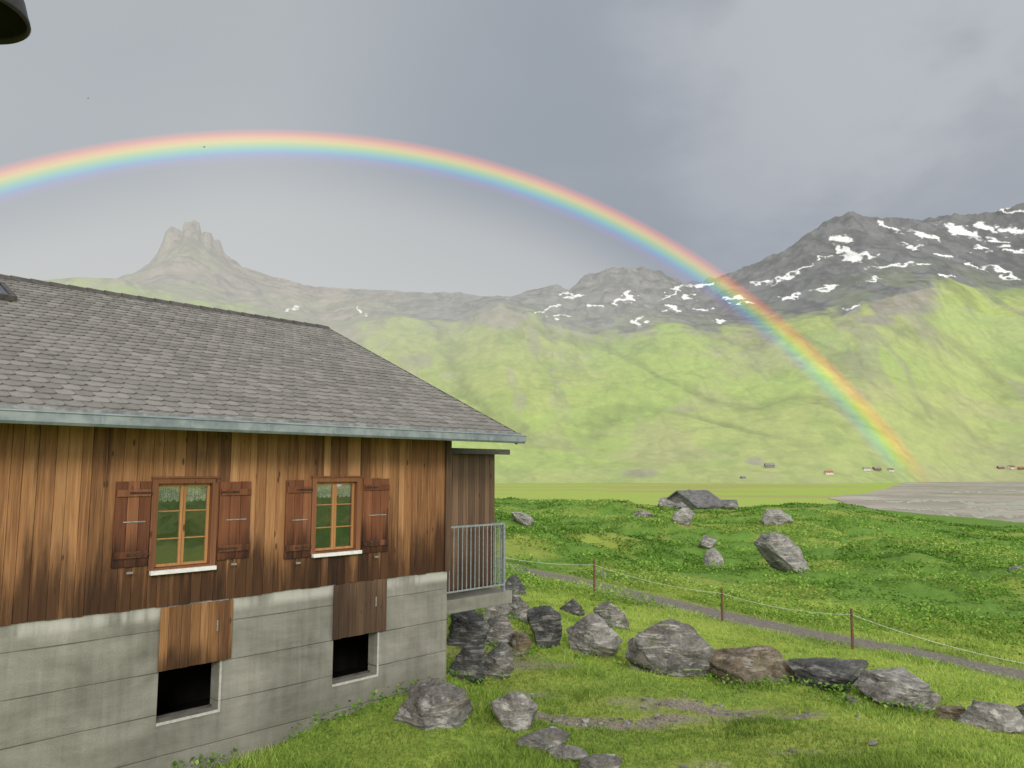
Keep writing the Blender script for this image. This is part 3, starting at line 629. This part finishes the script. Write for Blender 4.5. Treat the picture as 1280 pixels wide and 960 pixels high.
# ---------- rocks ----------
def rockmat(name,c0,c1,c2,vein,lich=.0):
    m,g=mat(name); oc=g.n('ShaderNodeTexCoord').outputs['Object']
    v=g.noise(oc,2.2,8,.68,.5); f=g.noise(oc,16,5,.7); bd=g.noise(g.map(oc,(1.5,1.5,10),rot=(.6,.5,0)),1,6,.7,.9)
    col=g.ramp(g.m('ADD',g.m('MULTIPLY',v,.6),g.m('MULTIPLY',f,.4)),[(.36,c0),(.5,c1),(.64,c2)])
    col=g.mix(g.m('MULTIPLY',g.mr(bd,.53,.64),vein),col,(.50,.49,.47)); col=g.mix(g.mr(bd,.34,.43,.7,0.),col,c0)
    col=g.mix(g.m('MULTIPLY',g.mr(g.noise(oc,4,6,.7),.55,.66),lich),col,(.26,.17,.07))
    mo_=g.noise(oc,3.1,6,.7); nz=g.sep(g.n('ShaderNodeNewGeometry').outputs['Normal'])[2]
    col=g.mix(g.m('MULTIPLY',g.mr(mo_,.57,.66),g.mr(nz,-.1,.6,.15,.7)),col,(.08,.11,.035))
    bsdf(g,col,.5,g.bump(g.m('ADD',g.m('ADD',f,v),bd),1.,.07),spec=.4); return m
RM={'light':rockmat('pale_gneiss',(.075,.07,.066),(.22,.213,.205),(.38,.375,.365),.8),
 'grey':rockmat('grey_gneiss',(.05,.048,.045),(.15,.146,.14),(.28,.275,.265),.7,.25),
 'dark':rockmat('dark_slate_rock',(.018,.019,.02),(.06,.062,.065),(.14,.14,.14),.4),
 'brown':rockmat('brown_lichen_rock',(.05,.04,.028),(.15,.122,.088),(.28,.24,.185),.4,.8)}
import bmesh
def rockmesh(seed,sub=5,cuts=22):
    rr=np.random.default_rng(seed); bm=bmesh.new(); bmesh.ops.create_icosphere(bm,subdivisions=sub,radius=1)
    V=np.array([v.co[:] for v in bm.verts]); Fc=np.array([[v.index for v in f.verts] for f in bm.faces]); bm.free()
    V[:,0]+=V[:,2]*rr.uniform(-.45,.45); V[:,1]+=V[:,2]*rr.uniform(-.3,.3)
    o=rr.uniform(0,50,3)
    V=V*(1+(fbm(V[:,0]*.9+o[0],V[:,1]*.9+V[:,2]*.8+o[1],seed+5,2)-.5)*.6)[:,None]
    for k in range(cuts):
        n_=rr.normal(size=3); n_/=np.linalg.norm(n_); d_=rr.uniform(.38,.78); s_=np.maximum(0,V@n_-d_); V=V-s_[:,None]*n_*.97
    nr=np.linalg.norm(V,axis=1,keepdims=True); U=V/nr
    a=1-np.abs(2*fbm(V[:,0]*2.3+o[0],V[:,1]*2.3+V[:,2]*2.9,seed,4)-1)
    b=fbm(V[:,2]*6+o[1]+V[:,0]*2,V[:,0]*4-V[:,1]*4,seed+3,4)-.5
    lay=np.abs(fbm(V[:,2]*7+V[:,0]*3,V[:,1]*.5+V[:,0]*.5+o[2],seed+9,3)-.5)
    V=V+U*((a-.7)*.09+b*.10-lay*.16)[:,None]
    V/= (V.max(0)-V.min(0))/2; V-= (V.max(0)+V.min(0))/2
    return V,Fc
rocks_xy=[]
def rock(x0,x1,y0,y1,seed,m,label,group=None,tilt=0.,dep=.8,r1=500,sub=5,lift=0.):
    p=hit((x0+x1)/2,y1,r1=r1); Yd=p[1]; wd=(x1-x0)*Yd/F; ht=(y1-y0)*Yd/F
    V,Fc=rockmesh(seed,sub)
    # widen the lower half so the boulder sits bedded in the turf
    V[:,:2]*=(1+.16*np.clip(-V[:,2]+.1,0,1))[:,None]
    V=V*np.array([wd/2,wd*dep/2,ht*1.3/2])
    ca,sa=math.cos(tilt),math.sin(tilt); V=np.stack([V[:,0]*ca+V[:,2]*sa,V[:,1],-V[:,0]*sa+V[:,2]*ca],-1)
    o=npmesh('boulder',V,Fc,RM[m]); dy=wd*dep*.30; k=(Yd+dy)/Yd
    try: o.data.set_sharp_from_angle(angle=math.radians(32))
    except Exception: pass
    o.location=(p[0]*k,p[1]+dy,p[2]+ht*(.30+lift)); rocks_xy.append((p[0]*k,p[1]+dy,wd*.5))
    tag(o,label,'rock',group); return o
rock(709,777,770,821,101,'light','white streaked grey boulder left of the biggest boulder in the row')
rock(741,783,752,784,102,'grey','small rounded grey boulder perched behind the white streaked boulder')
rock(659,703,759,811,103,'dark','dark slate grey upright boulder next to the rocks under the balcony')
rock(780,892,777,842,204,'grey','biggest angular boulder in the row, with a sloping top')
rock(876,996,811,857,205,'brown','brown lichen stained boulder with a flat top in the row',tilt=.1)
rock(985,1084,828,864,106,'dark','low dark flat slab in the boulder row',tilt=.08)
rock(1073,1173,845,886,107,'light','pale layered flat boulder right of the low dark slab')
rock(1203,1279,881,913,108,'light','pale flat boulder near the right edge of the picture')
rock(1168,1212,884,900,109,'brown','thin low stone between the two pale flat boulders',dep=.6)
rock(1270,1310,880,905,110,'grey','boulder cut off by the right edge of the picture')
rock(612,672,868,912,111,'light','pale blocky boulder in front of the house corner')
rock(497,588,862,908,112,'grey','grey boulder leaning against the foot of the concrete wall')
rock(558,606,806,850,213,'dark','dark rock in the lower left of the pile under the balcony')
rock(592,642,808,848,116,'grey','grey rock in the lower right of the pile under the balcony')
rock(560,612,766,812,214,'dark','dark wet rock in the upper left of the pile under the balcony')
rock(596,644,770,808,215,'grey','grey angular rock in the upper right of the pile under the balcony')
rock(632,664,790,822,216,'brown','brown rock between the balcony pile and the dark upright boulder')
rock(604,640,754,775,217,'light','pale flat stone on top of the pile under the balcony')
rock(628,668,742,775,114,'grey','grey rock just right of the end of the balcony floor')
rock(625,657,720,742,115,'dark','small dark rock right of the balcony railing')
rock(648,712,918,936,117,'grey','flat foreground stone below the pale blocky boulder',tilt=.1)
rock(688,737,937,952,118,'light','middle pale flat stone at the bottom edge of the picture',tilt=.1)
rock(725,778,950,966,119,'grey','grey stone cut off by the bottom edge of the picture')
rock(840,871,634,658,120,'light','pale boulder on the hillock in front of the stone hut',r1=120,sub=4)
rock(952,991,636,656,121,'light','pale rounded boulder on the hillock right of the hut',r1=120,sub=4)
rock(944,1018,682,715,122,'light','large pale slab leaning to the right in the green meadow',tilt=.5,sub=4,lift=.25)
rock(880,904,686,712,123,'light','lower of two grey stones in the middle of the meadow',sub=4)
rock(874,897,670,686,124,'grey','upper of two grey stones in the middle of the meadow',sub=4)
rock(637,668,644,658,125,'light','pale broken rock in the meadow just right of the house',tilt=.4,sub=4,lift=.2)
rock(790,818,638,648,126,'grey','low grey rock on the skyline left of the hut',r1=120,sub=4)
rock(1262,1284,708,716,127,'grey','small flat stone in the meadow at the right edge',sub=4)
rock(742,760,712,720,128,'light','small pale stone behind the left fence post',sub=4)
rock(1055,1075,872,884,129,'grey','small grey stone below the low dark slab',sub=4)
rock(700,730,750,768,130,'dark','small dark rock left of the small rounded boulder',sub=4)
# ---------- fence posts ----------
mpost=simple('rusty_post',(.06,.03,.018),(.16,.08,.045),25,.7)
tops=[]
for (pxx,yt,yb,lb) in [(743,702,746,'left rusty fence post beside the gravel track'),(903,738,777,'middle short fence post beside the gravel track'),(1066,764,812,'right rusty fence post beside the gravel track')]:
    p=hit(pxx,yb); ht=(yb-yt)*p[1]/F
    e_=empty('fence_post',tuple(p)); tag(e_,lb,'post','fence posts along the track')
    mb=MB(); mb.tube((0,0,-.2),(.01,0,ht),.045,.036,8); mb.build('stake',mpost,e_)
    mb=MB(); mb.tube((0,-.04,ht*.86),(0,-.09,ht*.86),.022,.018,8); mb.build('insulator',mdark,e_)
    tops.append(Vector((p[0],p[1]-.08,p[2]+ht*.86)))
pe=hit(1330,868); tops.append(Vector((pe[0],pe[1],pe[2]+.55))); tops.insert(0,Vector(tuple(hit(600,722)))+Vector((0,0,1.)))
mb=MB()
for a,b in zip(tops[:-1],tops[1:]):
    prev=a
    for k in range(1,9):
        t=k/8; q_=a.lerp(b,t); q_.z-=.25*4*t*(1-t)*.6; mb.tube(prev,q_,.0055,n=5); prev=q_
tag(mb.build('fence_wire',mwhite),'thin pale wire strung between the fence posts','wire')
# ---------- stone hut ----------
mstone=rockmat('hut_stone',(.06,.06,.06),(.15,.15,.145),(.27,.265,.26),.2)
mhroof=simple('hut_slate',(.05,.052,.055),(.15,.15,.15),1.6,.6)
def gabled(name,loc,rz,L_,Wd,hw,hr,mwl,mrf,lb,grp=None,chim=False,win=0):
    e_=empty(name,loc,rz); tag(e_,lb,'house' if 'hut' not in name else 'hut',grp)
    mb=MB(); x,y=L_/2,Wd/2
    mb.add([(-x,-y,-1),(x,-y,-1),(x,y,-1),(-x,y,-1),(-x,-y,hw),(x,-y,hw),(x,y,hw),(-x,y,hw),(-x,0,hr),(x,0,hr)],[(0,1,5,4),(2,3,7,6),(1,2,6,9,5),(3,0,4,8,7)])
    mb.build('wall',mwl,e_); mb=MB(); o=.06*Wd; t=.03*Wd; k=(hr-hw)/y
    for sg in (-1,1):
        yo=(y+o)*sg; zo=hw-k*o
        v=[(-x-o,0,hr+.02),(x+o,0,hr+.02),(x+o,yo,zo+.02),(-x-o,yo,zo+.02),(-x-o,0,hr+t+.02),(x+o,0,hr+t+.02),(x+o,yo,zo+t+.02),(-x-o,yo,zo+t+.02)]
        mb.add(v,[(0,1,2,3),(4,5,6,7),(0,1,5,4),(1,2,6,5),(2,3,7,6),(3,0,4,7)])
    rf=mb.build('roof',mrf,e_)
    if chim: mb=MB(); mb.box(-x*.3,-x*.3+.4,-.2,.2,hr-.4,hr+.35); mb.build('chimney',mwl,rf)
    for i in range(win):
        xx=-x+L_*(i+.5)/win; mb=MB(); mb.box(xx-.04*L_,xx+.04*L_,-y-.05,-y-.01,hw*.35,hw*.75); mb.build('window',mdark,e_)
    return e_
p=W(866,636,124)
gabled('stone_hut',(p[0],p[1],p[2]-.2),math.radians(34),6.2,7.6,.8,2.9,mstone,mhroof,'low stone hut with a dark slate roof behind the grassy hillocks',None,True,2)
p=W(897,636,122); h2=gabled('stone_shed',(p[0],p[1],p[2]-.1),math.radians(-10),5.4,4.0,.6,1.4,mstone,mhroof,'small low stone shed at the right end of the slate roofed hut'); h2['category']='shed'
for k_,(a,b,c1,c2,lb) in enumerate([(822,848,622,637,'rubble boulder at the left end of the stone hut'),(843,858,628,638,'smaller rubble boulder touching the stone hut'),(905,924,628,637,'grey boulder at the right end of the stone shed')]):
    q_=W((a+b)/2,c2,118); V,Fc=rockmesh(300+k_,4); o=npmesh('boulder',V*np.array([(b-a)*118/F/2,1.,(c2-c1)*118/F/2]),Fc,RM['grey']); o.location=(q_[0],q_[1],q_[2]+(c2-c1)*118/F/2); tag(o,lb,'rock')
mcream=simple('cream_plaster',(.5,.47,.42),(.6,.58,.52),.5,.8); mbrown=simple('brown_timber',(.12,.06,.035),(.2,.1,.06),.5,.7); mred=simple('red_roof',(.25,.08,.05),(.33,.12,.08),.3,.7); mgr=simple('grey_roof',(.15,.14,.14),(.25,.24,.24),.3,.7)
for k,(a,b,wd,mwl,mrf,lb) in enumerate([(1036,593,9,mcream,mred,'small white house with red roof left of the rainbow foot'),
  (1083,588,8,mcream,mgr,'leftmost of three far houses beside the rainbow foot'),(1096,588,9,mbrown,mgr,'middle brown house of the three beside the rainbow foot'),(1113,589,7,mcream,mbrown,'right hand house of the three beside the rainbow foot'),
  (962,584,11,mstone,mgr,'far grey barn right of the outcrop on the valley slope'),(1251,586,7,mbrown,mgr,'brown far house near the right edge of the valley'),(1264,586,8,mcream,mbrown,'cream far house near the right edge of the valley'),(1277,587,7,mbrown,mred,'far house with red roof at the right edge of the valley'),
  (929,598,6,mstone,mgr,'tiny grey hut on the valley floor below the far barn')]):
    p=hit(a,b,1900,4200,mtn); L_=wd*p[1]/F
    gabled('far_house',tuple(p),random.uniform(-.4,.4),L_,L_*.7,L_*.25,L_*.48,mwl,mrf,lb,'far houses at the foot of the mountains',False,3)
# ---------- lamp ----------
ml=simple('dark_lamp_metal',(.012,.012,.012),(.03,.028,.026),12,.45,.3)
lp=W(-46,17,2.2); L_=empty('hanging_lamp',(lp[0],lp[1],lp[2])); tag(L_,'dark bell shaped lamp hanging in the top left corner','lamp')
def lathe(prof_,n=48):
    mb=MB(); vs_=[(r*math.cos(2*math.pi*k/n),r*math.sin(2*math.pi*k/n),z_) for r,z_ in prof_ for k in range(n)]
    mb.add(vs_,[(i*n+k,i*n+(k+1)%n,(i+1)*n+(k+1)%n,(i+1)*n+k) for i in range(len(prof_)-1) for k in range(n)]); return mb
lathe([(.172,0),(.176,.004),(.174,.012),(.168,.03),(.158,.07),(.135,.13),(.10,.18),(.05,.215),(.03,.24),(.02,.24),(.045,.205),(.095,.17),(.13,.12),(.152,.065),(.163,.02),(.166,.0),(.172,0)]).build('shade',ml,L_,None,0,True)
lathe([(.001,.04),(.025,.05),(.035,.08),(.028,.11),(.018,.14),(.018,.20)],20).build('bulb',simple('frosted_bulb',(.5,.5,.47),(.55,.55,.5),9,.3),L_,None,0,True)
mb=MB(); mb.tube((0,0,.23),(0,0,1.2),.009); mb.build('rod',ml,L_)
# ---------- birds ----------
for (a,b,s_,lb) in [(255,184,.35,'tiny dark bird flying in front of the rainbow top'),(110,123,.25,'tiny dark bird flying above the left arm of the rainbow')]:
    p=W(a,b,80); mb=MB(); mb.tube((-.5*s_,0,0),(0,0,0),.02*s_,.1*s_,6); mb.tube((0,0,0),(.4*s_,0,.02),.1*s_,.03*s_,6)
    mb.add([(-.15*s_,0,.03),(.2*s_,0,.03),(.0,-.7*s_,.25*s_),(.0,.7*s_,.25*s_)],[(0,1,2),(1,0,3)]); o=mb.build('bird',mdark); o.location=tuple(p); o.rotation_euler=(0,0,.9); tag(o,lb,'bird','birds in the sky')
# ---------- vegetation ----------
RX=np.array(rocks_xy)
def scatter(N,r0,r1,a0,a1,pw=1.):
    az=np.radians(rng.uniform(a0,a1,N)); r=np.exp(np.log(r0)+(np.log(r1)-np.log(r0))*rng.random(N)**pw)
    x=r*np.sin(az);y=r*np.cos(az); lx_,ly_=local(x,y)
    ok=~((lx_>XL)&(lx_<.01)&(ly_>-.02)&(ly_<10.6)); ok&=droad(x,y)>.85
    for a,b,c_ in RX: ok&=~((np.abs(x-a)<c_*.75)&(np.abs(y-b)<c_*.42))
    x,y,r=x[ok],y[ok],r[ok]; return x,y,r,hfun(x,y)
def leafmat(name,c0,c1,c2):
    m,g=mat(name); col=g.ramp(g.attr('tone'),[(.1,c0),(.55,c1),(.95,c2)])
    d=g.n('ShaderNodeBsdfDiffuse'); g.put(d.inputs[0],col); t=g.n('ShaderNodeBsdfTranslucent'); g.put(t.inputs[0],col)
    mx=g.n('ShaderNodeMixShader'); mx.inputs[0].default_value=.3; g.L.new(d.outputs[0],mx.inputs[1]); g.L.new(t.outputs[0],mx.inputs[2]); g.surf(mx.outputs[0]); return m
mgb=leafmat('grass_blades',(.11,.18,.035),(.27,.40,.075),(.46,.54,.16)); mlf=leafmat('broad_leaves',(.055,.13,.02),(.155,.30,.047),(.33,.46,.11))
x,y,r,h=scatter(180000,8.2,36,-24,37,1.15)
pt=fbm(x/1.2,y/1.2,201,3); dm=dirtf(x,y)
ok=rng.random(len(x))>sst(.25,.7,dm*(.4+1.2*fbm(x/.6,y/.6,33,4)))*.97; x,y,r,h,pt=x[ok],y[ok],r[ok],h[ok],pt[ok]
N=len(x); ht=(.02+.05*rng.random(N)**2+.08*sst(.5,.75,pt))*(r/12)**.35; wd=.006*(r/10)**.9+.002; a=rng.uniform(0,6.28,N); ln=rng.normal(0,.6,(N,2))*ht[:,None]
b0=np.stack([x-np.cos(a)*wd,y-np.sin(a)*wd,h-.01],-1); b1=np.stack([x+np.cos(a)*wd,y+np.sin(a)*wd,h-.01],-1); tp=np.stack([x+ln[:,0],y+ln[:,1],h+ht],-1)
V=np.stack([b0,b1,tp],1).reshape(-1,3); tn=np.clip(rng.normal(.45,.2,N)+1.2*(fbm(x/2,y/2,211)-.5)+.18*(r>17),0,1); tn=np.stack([tn*.65,tn*.65,tn],1).ravel()
o=npmesh('grass',V,np.arange(3*N).reshape(-1,3),mgb,False,{'tone':('FLOAT',tn)}); tag(o,'short green grass on the ground around the boulders','grass',kind='stuff')
def leaves(x,y,h,r,sz,hi,tn):
    N=len(x); a=rng.uniform(0,6.28,N); ti=rng.uniform(.0,.9,N); w_=sz*.38
    c_=np.stack([x,y,h+hi],-1); f=np.stack([np.cos(a)*np.cos(ti),np.sin(a)*np.cos(ti),np.sin(ti)],-1); s_=np.stack([-np.sin(a),np.cos(a),rng.normal(0,.3,N)],-1)
    V=np.stack([c_-f*sz[:,None]*.5,c_+s_*w_[:,None],c_+f*sz[:,None]*.5,c_-s_*w_[:,None]],1).reshape(-1,3)
    return V,np.arange(4*N).reshape(-1,4),np.repeat(np.clip(tn,0,1),4)
x,y,r,h=scatter(240000,29,140,-3,38,.9); cl=fbm(x/2.2,y/2.2,221,4); big=fbm(x/9,y/9,223,3)
ok=rng.random(len(x))<sst(.40,.60,cl)*.9+.06; ok&=(droad(x,y)>1.3); x,y,r,h,cl,big=[q_[ok] for q_ in (x,y,r,h,cl,big)]
sz=(.05+.10*rng.random(len(x)))*(r/35)**.75; hi=rng.random(len(x))*(.06+.42*sst(.45,.7,cl))*(1-.5*sst(85,120,r))
V1,F1,T1=leaves(x,y,h,r,sz,hi,rng.normal(.38,.17,len(x))+1.3*(big-.5)+.6*hi)
x,y,r,h=scatter(110000,8.5,30,-24,38,1.); cl=fbm(x/1.1,y/1.1,231,3); nr=np.zeros_like(x)
for a,b,c_ in RX: nr=np.maximum(nr,sst(c_*1.2+.5,c_*.8,np.hypot(x-a,y-b))*(b>13.5))
la_,lb_=local(x,y); wallw=sst(.45,.05,np.abs(lb_))*(la_<.3)*(lb_<.02)
ok=rng.random(len(x))<np.maximum(nr*sst(.4,.6,cl),wallw*sst(.4,.6,cl)*.8); x,y,r,h=[q_[ok] for q_ in (x,y,r,h)]
V2,F2,T2=leaves(x,y,h,r,.035+.05*rng.random(len(x)),rng.random(len(x))*.20,rng.normal(.45,.2,len(x)))
o=npmesh('broad_leaved_plants',np.concatenate([V1,V2]),np.concatenate([F1,F2+len(V1)]),mlf,False,{'tone':('FLOAT',np.concatenate([T1,T2]))}); tag(o,'dense low leafy plants covering the hillocks beyond the track','plants',kind='stuff')
# loose stones
x,y,r,h=scatter(14000,8.5,34,-4,36,1.); dm=dirtf(x,y)
ok=(rng.random(len(x))<sst(.3,1.,dm)*.7)|(rng.random(len(x))<.008)|((droad(x,y)<1.3)&(rng.random(len(x))<.25)); x,y,r,h=[q_[ok] for q_ in (x,y,r,h)]
V0,F0=rockmesh(77,1,6); Vs=[];Fs=[]
for i in range(len(x)):
    s_=.010+.06*rng.random()**4; a=rng.uniform(0,6.28); v=V0*np.array([s_,s_*rng.uniform(.6,1),s_*.6]); ca,sa=math.cos(a),math.sin(a)
    v=np.stack([v[:,0]*ca-v[:,1]*sa+x[i],v[:,0]*sa+v[:,1]*ca+y[i],v[:,2]+h[i]+s_*.25],-1); Vs.append(v); Fs.append(F0+i*len(V0))
o=npmesh('gravel',np.concatenate(Vs),np.concatenate(Fs),RM['light'],False); tag(o,'loose pale stones scattered over bare earth','gravel',kind='stuff')
